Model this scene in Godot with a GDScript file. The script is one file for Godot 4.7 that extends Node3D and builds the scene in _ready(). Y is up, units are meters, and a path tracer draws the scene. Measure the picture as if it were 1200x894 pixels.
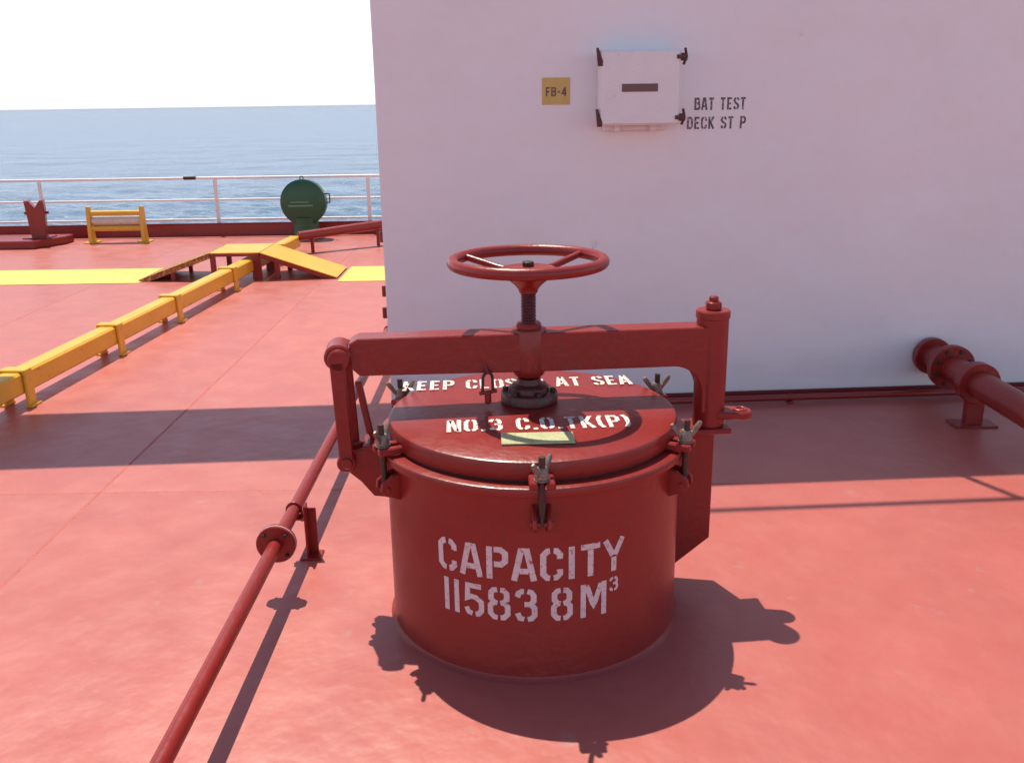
extends Node3D
# Tank hatch on the red deck of a ship. Units metres, y up, sea side towards -z.

const CAM := Vector3(0, 1.8, 0)
const SUN_DIR := Vector3(0.19, -1.0, 0.39)        # the way the light travels
const HATCH := Vector3(0.07, 0, -3.10)
const SPINDLE_Z := -0.09                           # spindle behind the axis of the coaming
const BEAM_YAW := 0.096
const HOUSE := Vector3(-0.745, 0, -5.412)
const HOUSE_YAW := 0.055
const SEA_Y := -9.5

var M := {}
var used_names := {}

# ------------------------------------------------------------------ mesh builder
class MB:
	var v := PackedVector3Array()
	var n := PackedVector3Array()
	func tri(a: Vector3, b: Vector3, c: Vector3, na: Vector3, nb: Vector3, nc: Vector3) -> void:
		var g := (b - a).cross(c - a)
		if g.length_squared() < 1e-16: return
		if g.dot(na + nb + nc) > 0.0:
			v.append_array([a, c, b]); n.append_array([na, nc, nb])
		else:
			v.append_array([a, b, c]); n.append_array([na, nb, nc])
	func flat3(a: Vector3, b: Vector3, c: Vector3, out: Vector3) -> void:
		var g := (b - a).cross(c - a)
		if g.length_squared() < 1e-16: return
		g = g.normalized()
		if g.dot(out) < 0: g = -g
		tri(a, b, c, g, g, g)
	func flat4(a: Vector3, b: Vector3, c: Vector3, d: Vector3, out: Vector3) -> void:
		flat3(a, b, c, out); flat3(a, c, d, out)
	func smooth4(a: Vector3, b: Vector3, c: Vector3, d: Vector3, na: Vector3, nb: Vector3, nc: Vector3, nd: Vector3) -> void:
		tri(a, b, c, na, nb, nc); tri(a, c, d, na, nc, nd)
	# chamfered box
	func box(x: Transform3D, s: Vector3, bev := 0.004) -> MB:
		var h := s * 0.5
		var b := minf(bev, minf(h.x, minf(h.y, h.z)) * 0.6)
		var ax := [Vector3.RIGHT, Vector3.UP, Vector3.BACK]
		for i in 3:
			var j := (i + 1) % 3
			var k := (i + 2) % 3
			for sg in [-1.0, 1.0]:
				var o: Vector3 = ax[i] * sg
				var c := o * h[i]
				var u: Vector3 = ax[j] * (h[j] - b)
				var w: Vector3 = ax[k] * (h[k] - b)
				flat4(x * (c + u + w), x * (c - u + w), x * (c - u - w), x * (c + u - w), x.basis * o)
			# chamfers along axis i
			for sj in [-1.0, 1.0]:
				for sk in [-1.0, 1.0]:
					var p1: Vector3 = ax[j] * sj * h[j] + ax[k] * sk * (h[k] - b)
					var p2: Vector3 = ax[j] * sj * (h[j] - b) + ax[k] * sk * h[k]
					var e: Vector3 = ax[i] * (h[i] - b)
					flat4(x * (p1 + e), x * (p2 + e), x * (p2 - e), x * (p1 - e), x.basis * (ax[j] * sj + ax[k] * sk))
		for sx in [-1.0, 1.0]:
			for sy in [-1.0, 1.0]:
				for sz in [-1.0, 1.0]:
					flat3(x * Vector3(sx * h.x, sy * (h.y - b), sz * (h.z - b)), x * Vector3(sx * (h.x - b), sy * h.y, sz * (h.z - b)), x * Vector3(sx * (h.x - b), sy * (h.y - b), sz * h.z), x.basis * Vector3(sx, sy, sz))
		return self
	func bx(c: Vector3, s: Vector3, bev := 0.004, yaw := 0.0) -> MB:
		return box(Transform3D(Basis(Vector3.UP, yaw), c), s, bev)
	# profile of (radius, height) turned about the y axis of x; open profile, sharp where it bends more than 35 degrees
	func lathe(x: Transform3D, prof: Array, seg := 32, a0 := 0.0, a1 := TAU) -> MB:
		var pn: Array = []
		for i in prof.size() - 1:
			var d: Vector2 = prof[i + 1] - prof[i]
			pn.append(Vector2(d.y, -d.x).normalized())
		for i in prof.size() - 1:
			var p: Vector2 = prof[i]
			var q: Vector2 = prof[i + 1]
			var n0: Vector2 = pn[i]
			var n1: Vector2 = pn[i]
			if i > 0 and pn[i - 1].dot(pn[i]) > 0.8: n0 = (pn[i - 1] + pn[i]).normalized()
			if i < pn.size() - 1 and pn[i + 1].dot(pn[i]) > 0.8: n1 = (pn[i + 1] + pn[i]).normalized()
			for k in seg:
				var t0 := lerpf(a0, a1, float(k) / seg)
				var t1 := lerpf(a0, a1, float(k + 1) / seg)
				var d0 := Vector3(sin(t0), 0, cos(t0))
				var d1 := Vector3(sin(t1), 0, cos(t1))
				var A := x * (d0 * p.x + Vector3.UP * p.y)
				var B := x * (d1 * p.x + Vector3.UP * p.y)
				var C := x * (d1 * q.x + Vector3.UP * q.y)
				var D := x * (d0 * q.x + Vector3.UP * q.y)
				var nA := x.basis * (d0 * n0.x + Vector3.UP * n0.y)
				var nB := x.basis * (d1 * n0.x + Vector3.UP * n0.y)
				var nC := x.basis * (d1 * n1.x + Vector3.UP * n1.y)
				var nD := x.basis * (d0 * n1.x + Vector3.UP * n1.y)
				smooth4(A, B, C, D, nA, nB, nC, nD)
		return self
	# closed cylinder with small chamfers
	func cyl(x: Transform3D, r: float, h: float, seg := 24, b := 0.003) -> MB:
		return lathe(x, [Vector2(0, 0), Vector2(r - b, 0), Vector2(r, b), Vector2(r, h - b), Vector2(r - b, h), Vector2(0, h)], seg)
	func tube(pts: Array, r: float, seg := 12, caps := true) -> MB:
		var rings: Array = []
		var up := Vector3.UP
		var prev := Vector3.ZERO
		for i in pts.size():
			var t: Vector3
			if i == 0: t = pts[1] - pts[0]
			elif i == pts.size() - 1: t = pts[i] - pts[i - 1]
			else: t = (pts[i] - pts[i - 1]).normalized() + (pts[i + 1] - pts[i]).normalized()
			t = t.normalized()
			var side: Vector3
			if i == 0:
				if absf(t.dot(up)) > 0.95: up = Vector3.RIGHT
				side = t.cross(up).normalized()
			else:
				side = (prev - t * prev.dot(t)).normalized()
			prev = side
			var oth := side.cross(t).normalized()
			var ring: Array = []
			for k in seg:
				var a := TAU * k / seg
				ring.append(side * cos(a) + oth * sin(a))
			rings.append([pts[i], ring, t])
		for i in rings.size() - 1:
			var P: Vector3 = rings[i][0]
			var Q: Vector3 = rings[i + 1][0]
			for k in seg:
				var l := (k + 1) % seg
				var na: Vector3 = rings[i][1][k]
				var nb: Vector3 = rings[i][1][l]
				var nc: Vector3 = rings[i + 1][1][l]
				var nd: Vector3 = rings[i + 1][1][k]
				smooth4(P + na * r, P + nb * r, Q + nc * r, Q + nd * r, na, nb, nc, nd)
		if caps:
			for e in [0, rings.size() - 1]:
				var c: Vector3 = rings[e][0]
				var o: Vector3 = rings[e][2] * (-1.0 if e == 0 else 1.0)
				for k in seg:
					var l := (k + 1) % seg
					flat3(c, c + rings[e][1][k] * r, c + rings[e][1][l] * r, o)
		return self
	func torus(x: Transform3D, R: float, r: float, seg := 48, seg2 := 12, a0 := 0.0, a1 := TAU) -> MB:
		for i in seg:
			for j in seg2:
				var P: Array = []
				var N: Array = []
				for q in [[0, 0], [1, 0], [1, 1], [0, 1]]:
					var a: float = lerpf(a0, a1, float(i + q[0]) / seg)
					var b: float = TAU * (j + q[1]) / seg2
					var d := Vector3(sin(a), 0, cos(a))
					var nn := d * cos(b) + Vector3.UP * sin(b)
					P.append(x * (d * R + nn * r)); N.append(x.basis * nn)
				smooth4(P[0], P[1], P[2], P[3], N[0], N[1], N[2], N[3])
		return self
	# polygon in the xy plane of x, extruded along z from -depth/2 to depth/2, edges chamfered
	func prism(x: Transform3D, poly: Array, depth: float, bev := 0.003) -> MB:
		var p := PackedVector2Array(poly)
		if Geometry2D.is_polygon_clockwise(p): p.reverse()
		var m := p.size()
		var ins := PackedVector2Array()
		for i in m:
			var d0 := (p[i] - p[(i + m - 1) % m]).normalized()
			var d1 := (p[(i + 1) % m] - p[i]).normalized()
			var n0 := Vector2(-d0.y, d0.x)
			var n1 := Vector2(-d1.y, d1.x)
			ins.append(p[i] + (n0 + n1) / maxf(1.0 + n0.dot(n1), 0.3) * bev)
		var h := depth * 0.5
		var T := Geometry2D.triangulate_polygon(ins)
		for s in [-1.0, 1.0]:
			var o := x.basis * Vector3(0, 0, s)
			for i in range(0, T.size(), 3):
				var q: Array = []
				for k in 3: q.append(x * Vector3(ins[T[i + k]].x, ins[T[i + k]].y, s * h))
				flat3(q[0], q[1], q[2], o)
		var sn: Array = []
		for i in m:
			var d := (p[(i + 1) % m] - p[i]).normalized()
			sn.append(Vector2(d.y, -d.x))
		for i in m:
			var j := (i + 1) % m
			var e: Vector2 = sn[i]
			var na: Vector2 = e
			var nb: Vector2 = e
			if sn[(i + m - 1) % m].dot(e) > 0.85: na = (sn[(i + m - 1) % m] + e).normalized()
			if sn[j].dot(e) > 0.85: nb = (sn[j] + e).normalized()
			var A := x.basis * Vector3(na.x, na.y, 0)
			var B := x.basis * Vector3(nb.x, nb.y, 0)
			smooth4(x * Vector3(p[i].x, p[i].y, -h + bev), x * Vector3(p[j].x, p[j].y, -h + bev), x * Vector3(p[j].x, p[j].y, h - bev), x * Vector3(p[i].x, p[i].y, h - bev), A, B, B, A)
			for s in [-1.0, 1.0]:
				flat4(x * Vector3(p[i].x, p[i].y, s * (h - bev)), x * Vector3(p[j].x, p[j].y, s * (h - bev)), x * Vector3(ins[j].x, ins[j].y, s * h), x * Vector3(ins[i].x, ins[i].y, s * h), x.basis * Vector3(e.x, e.y, s))
		return self
	func mesh() -> ArrayMesh:
		var a := []
		a.resize(Mesh.ARRAY_MAX)
		a[Mesh.ARRAY_VERTEX] = v
		a[Mesh.ARRAY_NORMAL] = n
		var m := ArrayMesh.new()
		m.add_surface_from_arrays(Mesh.PRIMITIVE_TRIANGLES, a)
		return m

func xf(at: Vector3, b := Basis.IDENTITY) -> Transform3D: return Transform3D(b, at)
func to_z() -> Basis: return Basis(Vector3.RIGHT, PI / 2)          # y axis turned to +z
func to_x() -> Basis: return Basis(Vector3.BACK, -PI / 2)          # y axis turned to +x

# ------------------------------------------------------------------ scene helpers
func put(called: String, mb: MB, m: Material, parent: Node = self) -> MeshInstance3D:
	var o := MeshInstance3D.new()
	o.mesh = mb.mesh()
	o.material_override = m
	o.name = called
	parent.add_child(o, true)
	if parent == self or true: rename(o, called, parent)
	return o

func rename(o: Node, called: String, parent: Node) -> void:
	var key := str(parent.get_instance_id()) + called
	var k: int = used_names.get(key, 0)
	used_names[key] = k + 1
	o.name = called if k == 0 else "%s_%03d" % [called, k]

func thing(called: String, at: Vector3, label: String, category: String, group := "", yaw := 0.0) -> Node3D:
	var o := Node3D.new()
	o.name = called
	add_child(o, true)
	rename(o, called, self)
	o.position = at
	o.rotation.y = yaw
	o.set_meta("label", label)
	o.set_meta("category", category)
	if group != "": o.set_meta("group", group)
	return o

func setting(called: String) -> Node3D:
	var o := Node3D.new()
	o.name = called
	add_child(o)
	o.set_meta("kind", "structure")
	return o

# ------------------------------------------------------------------ materials
func noise_img(size: int, seedn: int, freq: float, oct := 4) -> PackedByteArray:
	var f := FastNoiseLite.new()
	f.seed = seedn
	f.noise_type = FastNoiseLite.TYPE_SIMPLEX_SMOOTH
	f.frequency = freq
	f.fractal_octaves = oct
	var im := f.get_seamless_image(size, size)
	im.convert(Image.FORMAT_L8)
	return im.get_data()

func paint_tex(base: Color, coarse: float, fine: float, speck: Color, cut: float, seedn: int, size := 512) -> ImageTexture:
	var a := noise_img(size, seedn, 3.0 / size, 3)
	var b := noise_img(size, seedn + 11, 30.0 / size, 3)
	var c := noise_img(size, seedn + 23, 14.0 / size, 5)
	var d := PackedByteArray()
	d.resize(size * size * 3)
	for i in size * size:
		var k := 1.0 + coarse * (a[i] / 127.5 - 1.0) + fine * (b[i] / 127.5 - 1.0)
		var s := clampf((c[i] / 255.0 - cut) * 14.0, 0.0, 1.0)
		var col := Color(base.r * k, base.g * k, base.b * k).lerp(speck, s).linear_to_srgb()
		d[i * 3] = clampi(int(col.r * 255.0 + 0.5), 0, 255)
		d[i * 3 + 1] = clampi(int(col.g * 255.0 + 0.5), 0, 255)
		d[i * 3 + 2] = clampi(int(col.b * 255.0 + 0.5), 0, 255)
	var im := Image.create_from_data(size, size, false, Image.FORMAT_RGB8, d)
	return ImageTexture.create_from_image(im)

func grey_tex(lo: float, hi: float, freq: float, seedn: int, size := 512) -> ImageTexture:
	var a := noise_img(size, seedn, freq / size, 4)
	var d := PackedByteArray()
	d.resize(size * size)
	for i in size * size:
		d[i] = int(255.0 * lerpf(lo, hi, a[i] / 255.0))
	return ImageTexture.create_from_image(Image.create_from_data(size, size, false, Image.FORMAT_L8, d))

func normal_tex(freq: float, strength: float, seedn: int, size := 512, oct := 4) -> ImageTexture:
	var f := FastNoiseLite.new()
	f.seed = seedn
	f.noise_type = FastNoiseLite.TYPE_SIMPLEX_SMOOTH
	f.frequency = freq / size
	f.fractal_octaves = oct
	var im := f.get_seamless_image(size, size)
	im.convert(Image.FORMAT_RGBA8)
	im.bump_map_to_normal_map(strength)
	return ImageTexture.create_from_image(im)

func mat(tex: Texture2D, rough: float, metres: float, normal: Texture2D = null, nscale := 0.3, rough_tex: Texture2D = null) -> StandardMaterial3D:
	var m := StandardMaterial3D.new()
	m.albedo_texture = tex
	m.roughness = rough
	m.uv1_triplanar = true
	m.uv1_world_triplanar = true
	m.uv1_scale = Vector3.ONE / metres
	if normal:
		m.normal_enabled = true
		m.normal_texture = normal
		m.normal_scale = nscale
	if rough_tex:
		m.roughness_texture = rough_tex
		m.roughness_texture_channel = BaseMaterial3D.TEXTURE_CHANNEL_RED
	return m

func plain(c: Color, rough: float, metal := 0.0) -> StandardMaterial3D:
	var m := StandardMaterial3D.new()
	m.albedo_color = c.linear_to_srgb()
	m.roughness = rough
	m.metallic = metal
	return m

func make_materials() -> void:
	var orange := normal_tex(60.0, 2.0, 5)
	var brush := normal_tex(24.0, 3.0, 6)
	var wave := normal_tex(5.0, 9.0, 8)
	var gloss := grey_tex(0.7, 1.0, 9.0, 31)
	M.deck = []
	var bases := [Color(0.435, 0.104, 0.08), Color(0.43, 0.1, 0.077), Color(0.442, 0.109, 0.084)]
	for k in 3:
		var m := mat(paint_tex(bases[k], 0.06, 0.035, Color(0.4, 0.13, 0.11), 0.83, 40 + k, 640), 0.46, 3.1, brush, 0.12, gloss)
		m.uv1_offset = Vector3(0.37 * k, 0, 0.21 * k)
		m.metallic_specular = 0.7
		M.deck.append(m)
	M.weld = mat(paint_tex(Color(0.42, 0.09, 0.068), 0.1, 0.1, Color(0.2, 0.06, 0.05), 0.75, 51, 256), 0.6, 0.5, orange, 0.4)
	M.red = mat(paint_tex(Color(0.24, 0.0185, 0.014), 0.07, 0.05, Color(0.16, 0.03, 0.022), 0.78, 61), 0.38, 0.9, brush, 0.2, gloss)
	M.white = mat(paint_tex(Color(0.83, 0.82, 0.82), 0.02, 0.012, Color(0.68, 0.65, 0.63), 0.9, 71, 640), 0.42, 3.7, wave, 0.16, gloss)
	M.boxwhite = mat(paint_tex(Color(0.8, 0.79, 0.77), 0.03, 0.02, Color(0.65, 0.58, 0.5), 0.86, 74, 256), 0.4, 0.5, orange, 0.1)
	M.railwhite = mat(paint_tex(Color(0.8, 0.79, 0.77), 0.04, 0.04, Color(0.5, 0.34, 0.25), 0.8, 75, 256), 0.5, 0.7)
	M.yellow = mat(paint_tex(Color(0.72, 0.41, 0.035), 0.07, 0.04, Color(0.5, 0.2, 0.04), 0.82, 81), 0.42, 1.1, brush, 0.2, gloss)
	M.stripe = mat(paint_tex(Color(0.72, 0.53, 0.1), 0.07, 0.05, Color(0.6, 0.3, 0.12), 0.8, 82), 0.55, 1.6, brush, 0.15)
	M.worn = mat(paint_tex(Color(0.27, 0.1, 0.035), 0.25, 0.15, Color(0.6, 0.33, 0.05), 0.6, 83, 256), 0.6, 0.7, brush, 0.3)
	M.green = mat(paint_tex(Color(0.012, 0.085, 0.035), 0.12, 0.06, Color(0.03, 0.11, 0.06), 0.72, 91, 256), 0.38, 0.6, orange, 0.2)
	M.palegreen = plain(Color(0.12, 0.24, 0.15), 0.5)
	M.steel = mat(paint_tex(Color(0.23, 0.22, 0.19), 0.3, 0.25, Color(0.2, 0.09, 0.04), 0.6, 95, 256), 0.5, 0.12, orange, 0.5)
	M.steel.metallic = 0.55
	M.dark = mat(paint_tex(Color(0.05, 0.035, 0.03), 0.3, 0.25, Color(0.11, 0.05, 0.03), 0.62, 96, 256), 0.45, 0.2, orange, 0.4)
	M.dark.metallic = 0.3
	M.grease = mat(paint_tex(Color(0.075, 0.018, 0.016), 0.3, 0.25, Color(0.15, 0.04, 0.03), 0.66, 97, 256), 0.4, 0.2, orange, 0.4)
	M.letter = mat(paint_tex(Color(0.62, 0.56, 0.57), 0.1, 0.12, Color(0.42, 0.12, 0.1), 0.73, 98, 512), 0.55, 0.35)
	M.lidletter = mat(paint_tex(Color(0.75, 0.68, 0.62), 0.1, 0.12, Color(0.45, 0.12, 0.09), 0.62, 101, 512), 0.6, 0.22)
	M.black = mat(paint_tex(Color(0.1, 0.085, 0.09), 0.2, 0.2, Color(0.45, 0.42, 0.42), 0.66, 99, 256), 0.6, 0.3)
	M.nameplate = mat(paint_tex(Color(0.46, 0.47, 0.25), 0.1, 0.1, Color(0.4, 0.2, 0.1), 0.7, 102, 256), 0.45, 0.2)
	M.signyellow = mat(paint_tex(Color(0.62, 0.45, 0.12), 0.06, 0.05, Color(0.5, 0.4, 0.25), 0.75, 103, 256), 0.45, 0.3)
	M.brownplate = plain(Color(0.16, 0.09, 0.085), 0.5)
	M.rust = mat(paint_tex(Color(0.1, 0.04, 0.03), 0.3, 0.2, Color(0.08, 0.03, 0.025), 0.6, 104, 256), 0.7, 0.1)
	M.cream = mat(paint_tex(Color(0.62, 0.58, 0.48), 0.08, 0.06, Color(0.4, 0.3, 0.2), 0.72, 105, 256), 0.5, 0.4)
	M.gasket = plain(Color(0.55, 0.5, 0.45), 0.7)

# ------------------------------------------------------------------ lettering: strokes of a stencil alphabet, y up, height 1
var GLYPH := {
	"A": [0.66, [[0.08, 0, 0.27, 1], [0.58, 0, 0.39, 1], [0.22, 0.3, 0.45, 0.3], [0.27, 0.93, 0.39, 0.93]]],
	"B": [0.64, [[0.12, 0, 0.12, 1], [0.24, 0.92, 0.42, 0.92, 0.52, 0.84, 0.52, 0.62, 0.42, 0.53, 0.24, 0.53], [0.42, 0.53, 0.55, 0.43, 0.55, 0.18, 0.44, 0.08, 0.24, 0.08]]],
	"C": [0.62, [[0.27, 0.92, 0.2, 0.91, 0.1, 0.79, 0.1, 0.21, 0.2, 0.09, 0.27, 0.08], [0.36, 0.92, 0.43, 0.91, 0.52, 0.8, 0.52, 0.66], [0.36, 0.08, 0.43, 0.09, 0.52, 0.2, 0.52, 0.34]]],
	"D": [0.64, [[0.12, 0, 0.12, 1], [0.24, 0.92, 0.4, 0.92, 0.54, 0.78, 0.54, 0.22, 0.4, 0.08, 0.24, 0.08]]],
	"E": [0.58, [[0.12, 0, 0.12, 1], [0.23, 0.92, 0.52, 0.92], [0.23, 0.5, 0.46, 0.5], [0.23, 0.08, 0.52, 0.08]]],
	"F": [0.56, [[0.12, 0, 0.12, 1], [0.23, 0.92, 0.52, 0.92], [0.23, 0.5, 0.46, 0.5]]],
	"I": [0.3, [[0.15, 0, 0.15, 1]]],
	"K": [0.64, [[0.12, 0, 0.12, 1], [0.55, 1, 0.25, 0.52, 0.57, 0]]],
	"L": [0.54, [[0.12, 0, 0.12, 1], [0.23, 0.08, 0.5, 0.08]]],
	"M": [0.86, [[0.1, 0, 0.1, 1], [0.76, 0, 0.76, 1], [0.2, 0.96, 0.43, 0.3, 0.66, 0.96]]],
	"N": [0.66, [[0.1, 0, 0.1, 1], [0.56, 0, 0.56, 1], [0.18, 0.95, 0.48, 0.05]]],
	"O": [0.64, [[0.28, 0.92, 0.2, 0.91, 0.1, 0.79, 0.1, 0.21, 0.2, 0.09, 0.28, 0.08], [0.37, 0.92, 0.44, 0.91, 0.54, 0.79, 0.54, 0.21, 0.44, 0.09, 0.37, 0.08]]],
	"P": [0.62, [[0.12, 0, 0.12, 1], [0.24, 0.92, 0.42, 0.92, 0.53, 0.82, 0.53, 0.58, 0.42, 0.47, 0.24, 0.47]]],
	"S": [0.62, [[0.52, 0.74, 0.5, 0.86, 0.4, 0.92, 0.34, 0.92], [0.26, 0.92, 0.16, 0.88, 0.1, 0.78, 0.12, 0.64, 0.24, 0.55, 0.42, 0.45, 0.52, 0.34, 0.52, 0.2, 0.44, 0.1, 0.36, 0.08], [0.27, 0.08, 0.16, 0.11, 0.1, 0.26]]],
	"T": [0.6, [[0.3, 0, 0.3, 0.82], [0.04, 0.92, 0.56, 0.92]]],
	"X": [0.62, [[0.06, 0, 0.56, 1], [0.56, 0, 0.06, 1]]],
	"Y": [0.64, [[0.06, 1, 0.29, 0.5], [0.58, 1, 0.35, 0.5], [0.32, 0.44, 0.32, 0]]],
	"1": [0.26, [[0.13, 0, 0.13, 1]]],
	"3": [0.62, [[0.1, 0.74, 0.13, 0.86, 0.22, 0.92, 0.27, 0.92], [0.36, 0.92, 0.46, 0.89, 0.52, 0.8, 0.52, 0.63, 0.44, 0.53, 0.28, 0.53], [0.44, 0.53, 0.54, 0.42, 0.54, 0.2, 0.46, 0.1, 0.36, 0.08], [0.27, 0.08, 0.16, 0.11, 0.1, 0.26]]],
	"4": [0.62, [[0.44, 0, 0.44, 1, 0.08, 0.3, 0.58, 0.3]]],
	"5": [0.62, [[0.53, 0.92, 0.15, 0.92, 0.13, 0.54, 0.24, 0.6, 0.38, 0.58, 0.53, 0.46, 0.53, 0.2, 0.44, 0.09, 0.36, 0.08], [0.27, 0.08, 0.16, 0.11, 0.1, 0.25]]],
	"8": [0.66, [[0.29, 0.92, 0.2, 0.91, 0.12, 0.82, 0.12, 0.64, 0.2, 0.54, 0.29, 0.52], [0.37, 0.92, 0.46, 0.91, 0.54, 0.82, 0.54, 0.64, 0.46, 0.54, 0.37, 0.52], [0.2, 0.54, 0.1, 0.43, 0.1, 0.2, 0.2, 0.09, 0.29, 0.08], [0.46, 0.54, 0.56, 0.43, 0.56, 0.2, 0.46, 0.09, 0.37, 0.08]]],
	"(": [0.34, [[0.26, 1, 0.12, 0.75, 0.12, 0.25, 0.26, 0]]],
	")": [0.34, [[0.08, 1, 0.22, 0.75, 0.22, 0.25, 0.08, 0]]],
	".": [0.24, [[0.12, 0, 0.12, 0.14]]],
	"-": [0.44, [[0.08, 0.48, 0.36, 0.48]]],
	" ": [0.4, []],
}

func text_width(s: String, gap: float) -> float:
	var w := 0.0
	for ch in s: w += GLYPH[ch][0] + gap
	return w - gap

# lettering laid on a surface: where(u, v) gives the point, out(u, v) the normal; u runs from -width/2 to width/2 in metres
func letters(parent: Node, m: Material, s: String, height: float, width: float, stroke: float, gap: float, u0: float, v0: float, where: Callable, out: Callable) -> void:
	var k := width / text_width(s, gap)
	var x := u0 - width * 0.5
	for ch in s:
		var mb := MB.new()
		for line in GLYPH[ch][1]:
			var p: Array = []
			for i in range(0, line.size(), 2): p.append(Vector2(x + line[i] * k, v0 + line[i + 1] * height))
			# finer points, so that the strokes follow a curved surface
			var q: Array = [p[0]]
			for i in range(1, p.size()):
				var parts: int = maxi(1, int(p[i].distance_to(p[i - 1]) / 0.012))
				for j in parts: q.append(p[i - 1].lerp(p[i], float(j + 1) / parts))
			var L: Array = []
			var R: Array = []
			for i in q.size():
				var d0: Vector2 = (q[i] - q[maxi(i - 1, 0)]).normalized()
				var d1: Vector2 = (q[mini(i + 1, q.size() - 1)] - q[i]).normalized()
				if i == 0: d0 = d1
				if i == q.size() - 1: d1 = d0
				var n0 := Vector2(-d0.y, d0.x)
				var n1 := Vector2(-d1.y, d1.x)
				var off := (n0 + n1) / maxf(1.0 + n0.dot(n1), 0.5) * stroke * 0.5
				L.append(q[i] + off); R.append(q[i] - off)
			for i in q.size() - 1:
				var c := [L[i], L[i + 1], R[i + 1], R[i]]
				var P: Array = []
				var N: Array = []
				for w in c:
					P.append(where.call(w.x, w.y)); N.append(out.call(w.x, w.y))
				mb.smooth4(P[0], P[1], P[2], P[3], N[0], N[1], N[2], N[3])
		if mb.v.size() > 0: put("letter", mb, m, parent)
		x += (GLYPH[ch][0] + gap) * k

# ------------------------------------------------------------------ main
func _ready() -> void:
	# camera
	var cam := Camera3D.new()
	cam.name = "camera"
	add_child(cam)
	cam.transform = Transform3D(Basis(Vector3.RIGHT, -0.29349) * Basis(Vector3.BACK, -0.0148), CAM)
	cam.fov = 44.96
	cam.near = 0.05
	cam.far = 90000.0
	cam.current = true
	# sky
	var sky_mat := ProceduralSkyMaterial.new()
	sky_mat.sky_top_color = Color(0.36, 0.44, 0.58)
	sky_mat.sky_horizon_color = Color(0.98, 0.985, 1.0)
	sky_mat.sky_curve = 0.13
	sky_mat.sky_energy_multiplier = 1.2
	sky_mat.ground_horizon_color = Color(0.75, 0.8, 0.86)
	sky_mat.ground_bottom_color = Color(0.2, 0.28, 0.36)
	sky_mat.sun_angle_max = 40.0
	sky_mat.sun_curve = 0.3
	var sky := Sky.new()
	sky.sky_material = sky_mat
	var env := Environment.new()
	env.background_mode = Environment.BG_SKY
	env.sky = sky
	env.tonemap_mode = Environment.TONE_MAPPER_LINEAR
	env.tonemap_exposure = 1.12
	env.sdfgi_enabled = true
	env.ssao_enabled = true
	env.ssil_enabled = true
	env.fog_enabled = true
	env.fog_density = 0.00006
	env.fog_light_color = Color(0.93, 0.95, 1.0)
	var we := WorldEnvironment.new()
	we.name = "world"
	we.environment = env
	add_child(we)
	# sun
	var sun := DirectionalLight3D.new()
	sun.name = "sun"
	add_child(sun)
	sun.look_at_from_position(Vector3.ZERO, SUN_DIR, Vector3.FORWARD)
	sun.light_energy = 1.6
	sun.light_color = Color(1.0, 0.965, 0.9)
	sun.light_angular_distance = 0.55
	sun.shadow_enabled = true

	make_materials()
	build_sea()
	build_deck()
	build_house()
	build_deck_edge()
	build_hatch()
	build_shackle()
	build_small_pipe()
	build_wall_pipe()
	build_yellow_pipe()
	build_ramp()
	build_far_gear()
	build_wall_gear()

# ------------------------------------------------------------------ sea
func build_sea() -> void:
	var swell := FastNoiseLite.new()
	swell.seed = 3; swell.frequency = 0.03; swell.fractal_octaves = 3
	var chop := FastNoiseLite.new()
	chop.seed = 9; chop.frequency = 0.24; chop.fractal_octaves = 3
	var rows := 520
	var cols := 380
	var V := PackedVector3Array()
	var N := PackedVector3Array()
	var I := PackedInt32Array()
	var ratio := pow(60000.0 / 10.0, 1.0 / rows)
	var dist := 10.0
	for r in rows + 1:
		var step := dist * (ratio - 1.0)
		var f1 := clampf(1.0 - step / 14.0, 0.0, 1.0)
		var f2 := clampf(1.0 - step / 3.0, 0.0, 1.0)
		for c in cols + 1:
			var a := lerpf(-1.45, 1.45, float(c) / cols)
			var x := sin(a) * dist
			var z := -13.0 - cos(a) * dist
			V.append(Vector3(x, SEA_Y + f1 * 0.28 * swell.get_noise_2d(x * 0.7, z * 1.6) + f2 * 0.6 * chop.get_noise_2d(x * 0.6, z * 1.3), z))
			N.append(Vector3.UP)
		dist *= ratio
	for r in rows:
		for c in cols:
			var p := r * (cols + 1) + c
			I.append_array([p, p + cols + 1, p + 1, p + 1, p + cols + 1, p + cols + 2])
	for r in range(1, rows):
		for c in range(1, cols):
			var p := r * (cols + 1) + c
			var g := (V[p + 1] - V[p - 1]).cross(V[p + cols + 1] - V[p - cols - 1]).normalized()
			N[p] = g if g.y > 0 else -g
	var arr := []
	arr.resize(Mesh.ARRAY_MAX)
	arr[Mesh.ARRAY_VERTEX] = V
	arr[Mesh.ARRAY_NORMAL] = N
	arr[Mesh.ARRAY_INDEX] = I
	var m := ArrayMesh.new()
	m.add_surface_from_arrays(Mesh.PRIMITIVE_TRIANGLES, arr)
	var o := MeshInstance3D.new()
	o.name = "sea"
	o.mesh = m
	var w := StandardMaterial3D.new()
	w.albedo_texture = paint_tex(Color(0.085, 0.165, 0.26), 0.25, 0.2, Color(0.5, 0.55, 0.6), 0.86, 120, 512)
	w.roughness = 0.22
	w.uv1_triplanar = true
	w.uv1_world_triplanar = true
	w.uv1_scale = Vector3(1, 1, 1) / 33.0
	w.normal_enabled = true
	w.normal_texture = normal_tex(26.0, 6.0, 77, 512, 5)
	w.normal_scale = 0.42
	o.material_override = w
	o.set_meta("kind", "structure")
	add_child(o)

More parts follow.
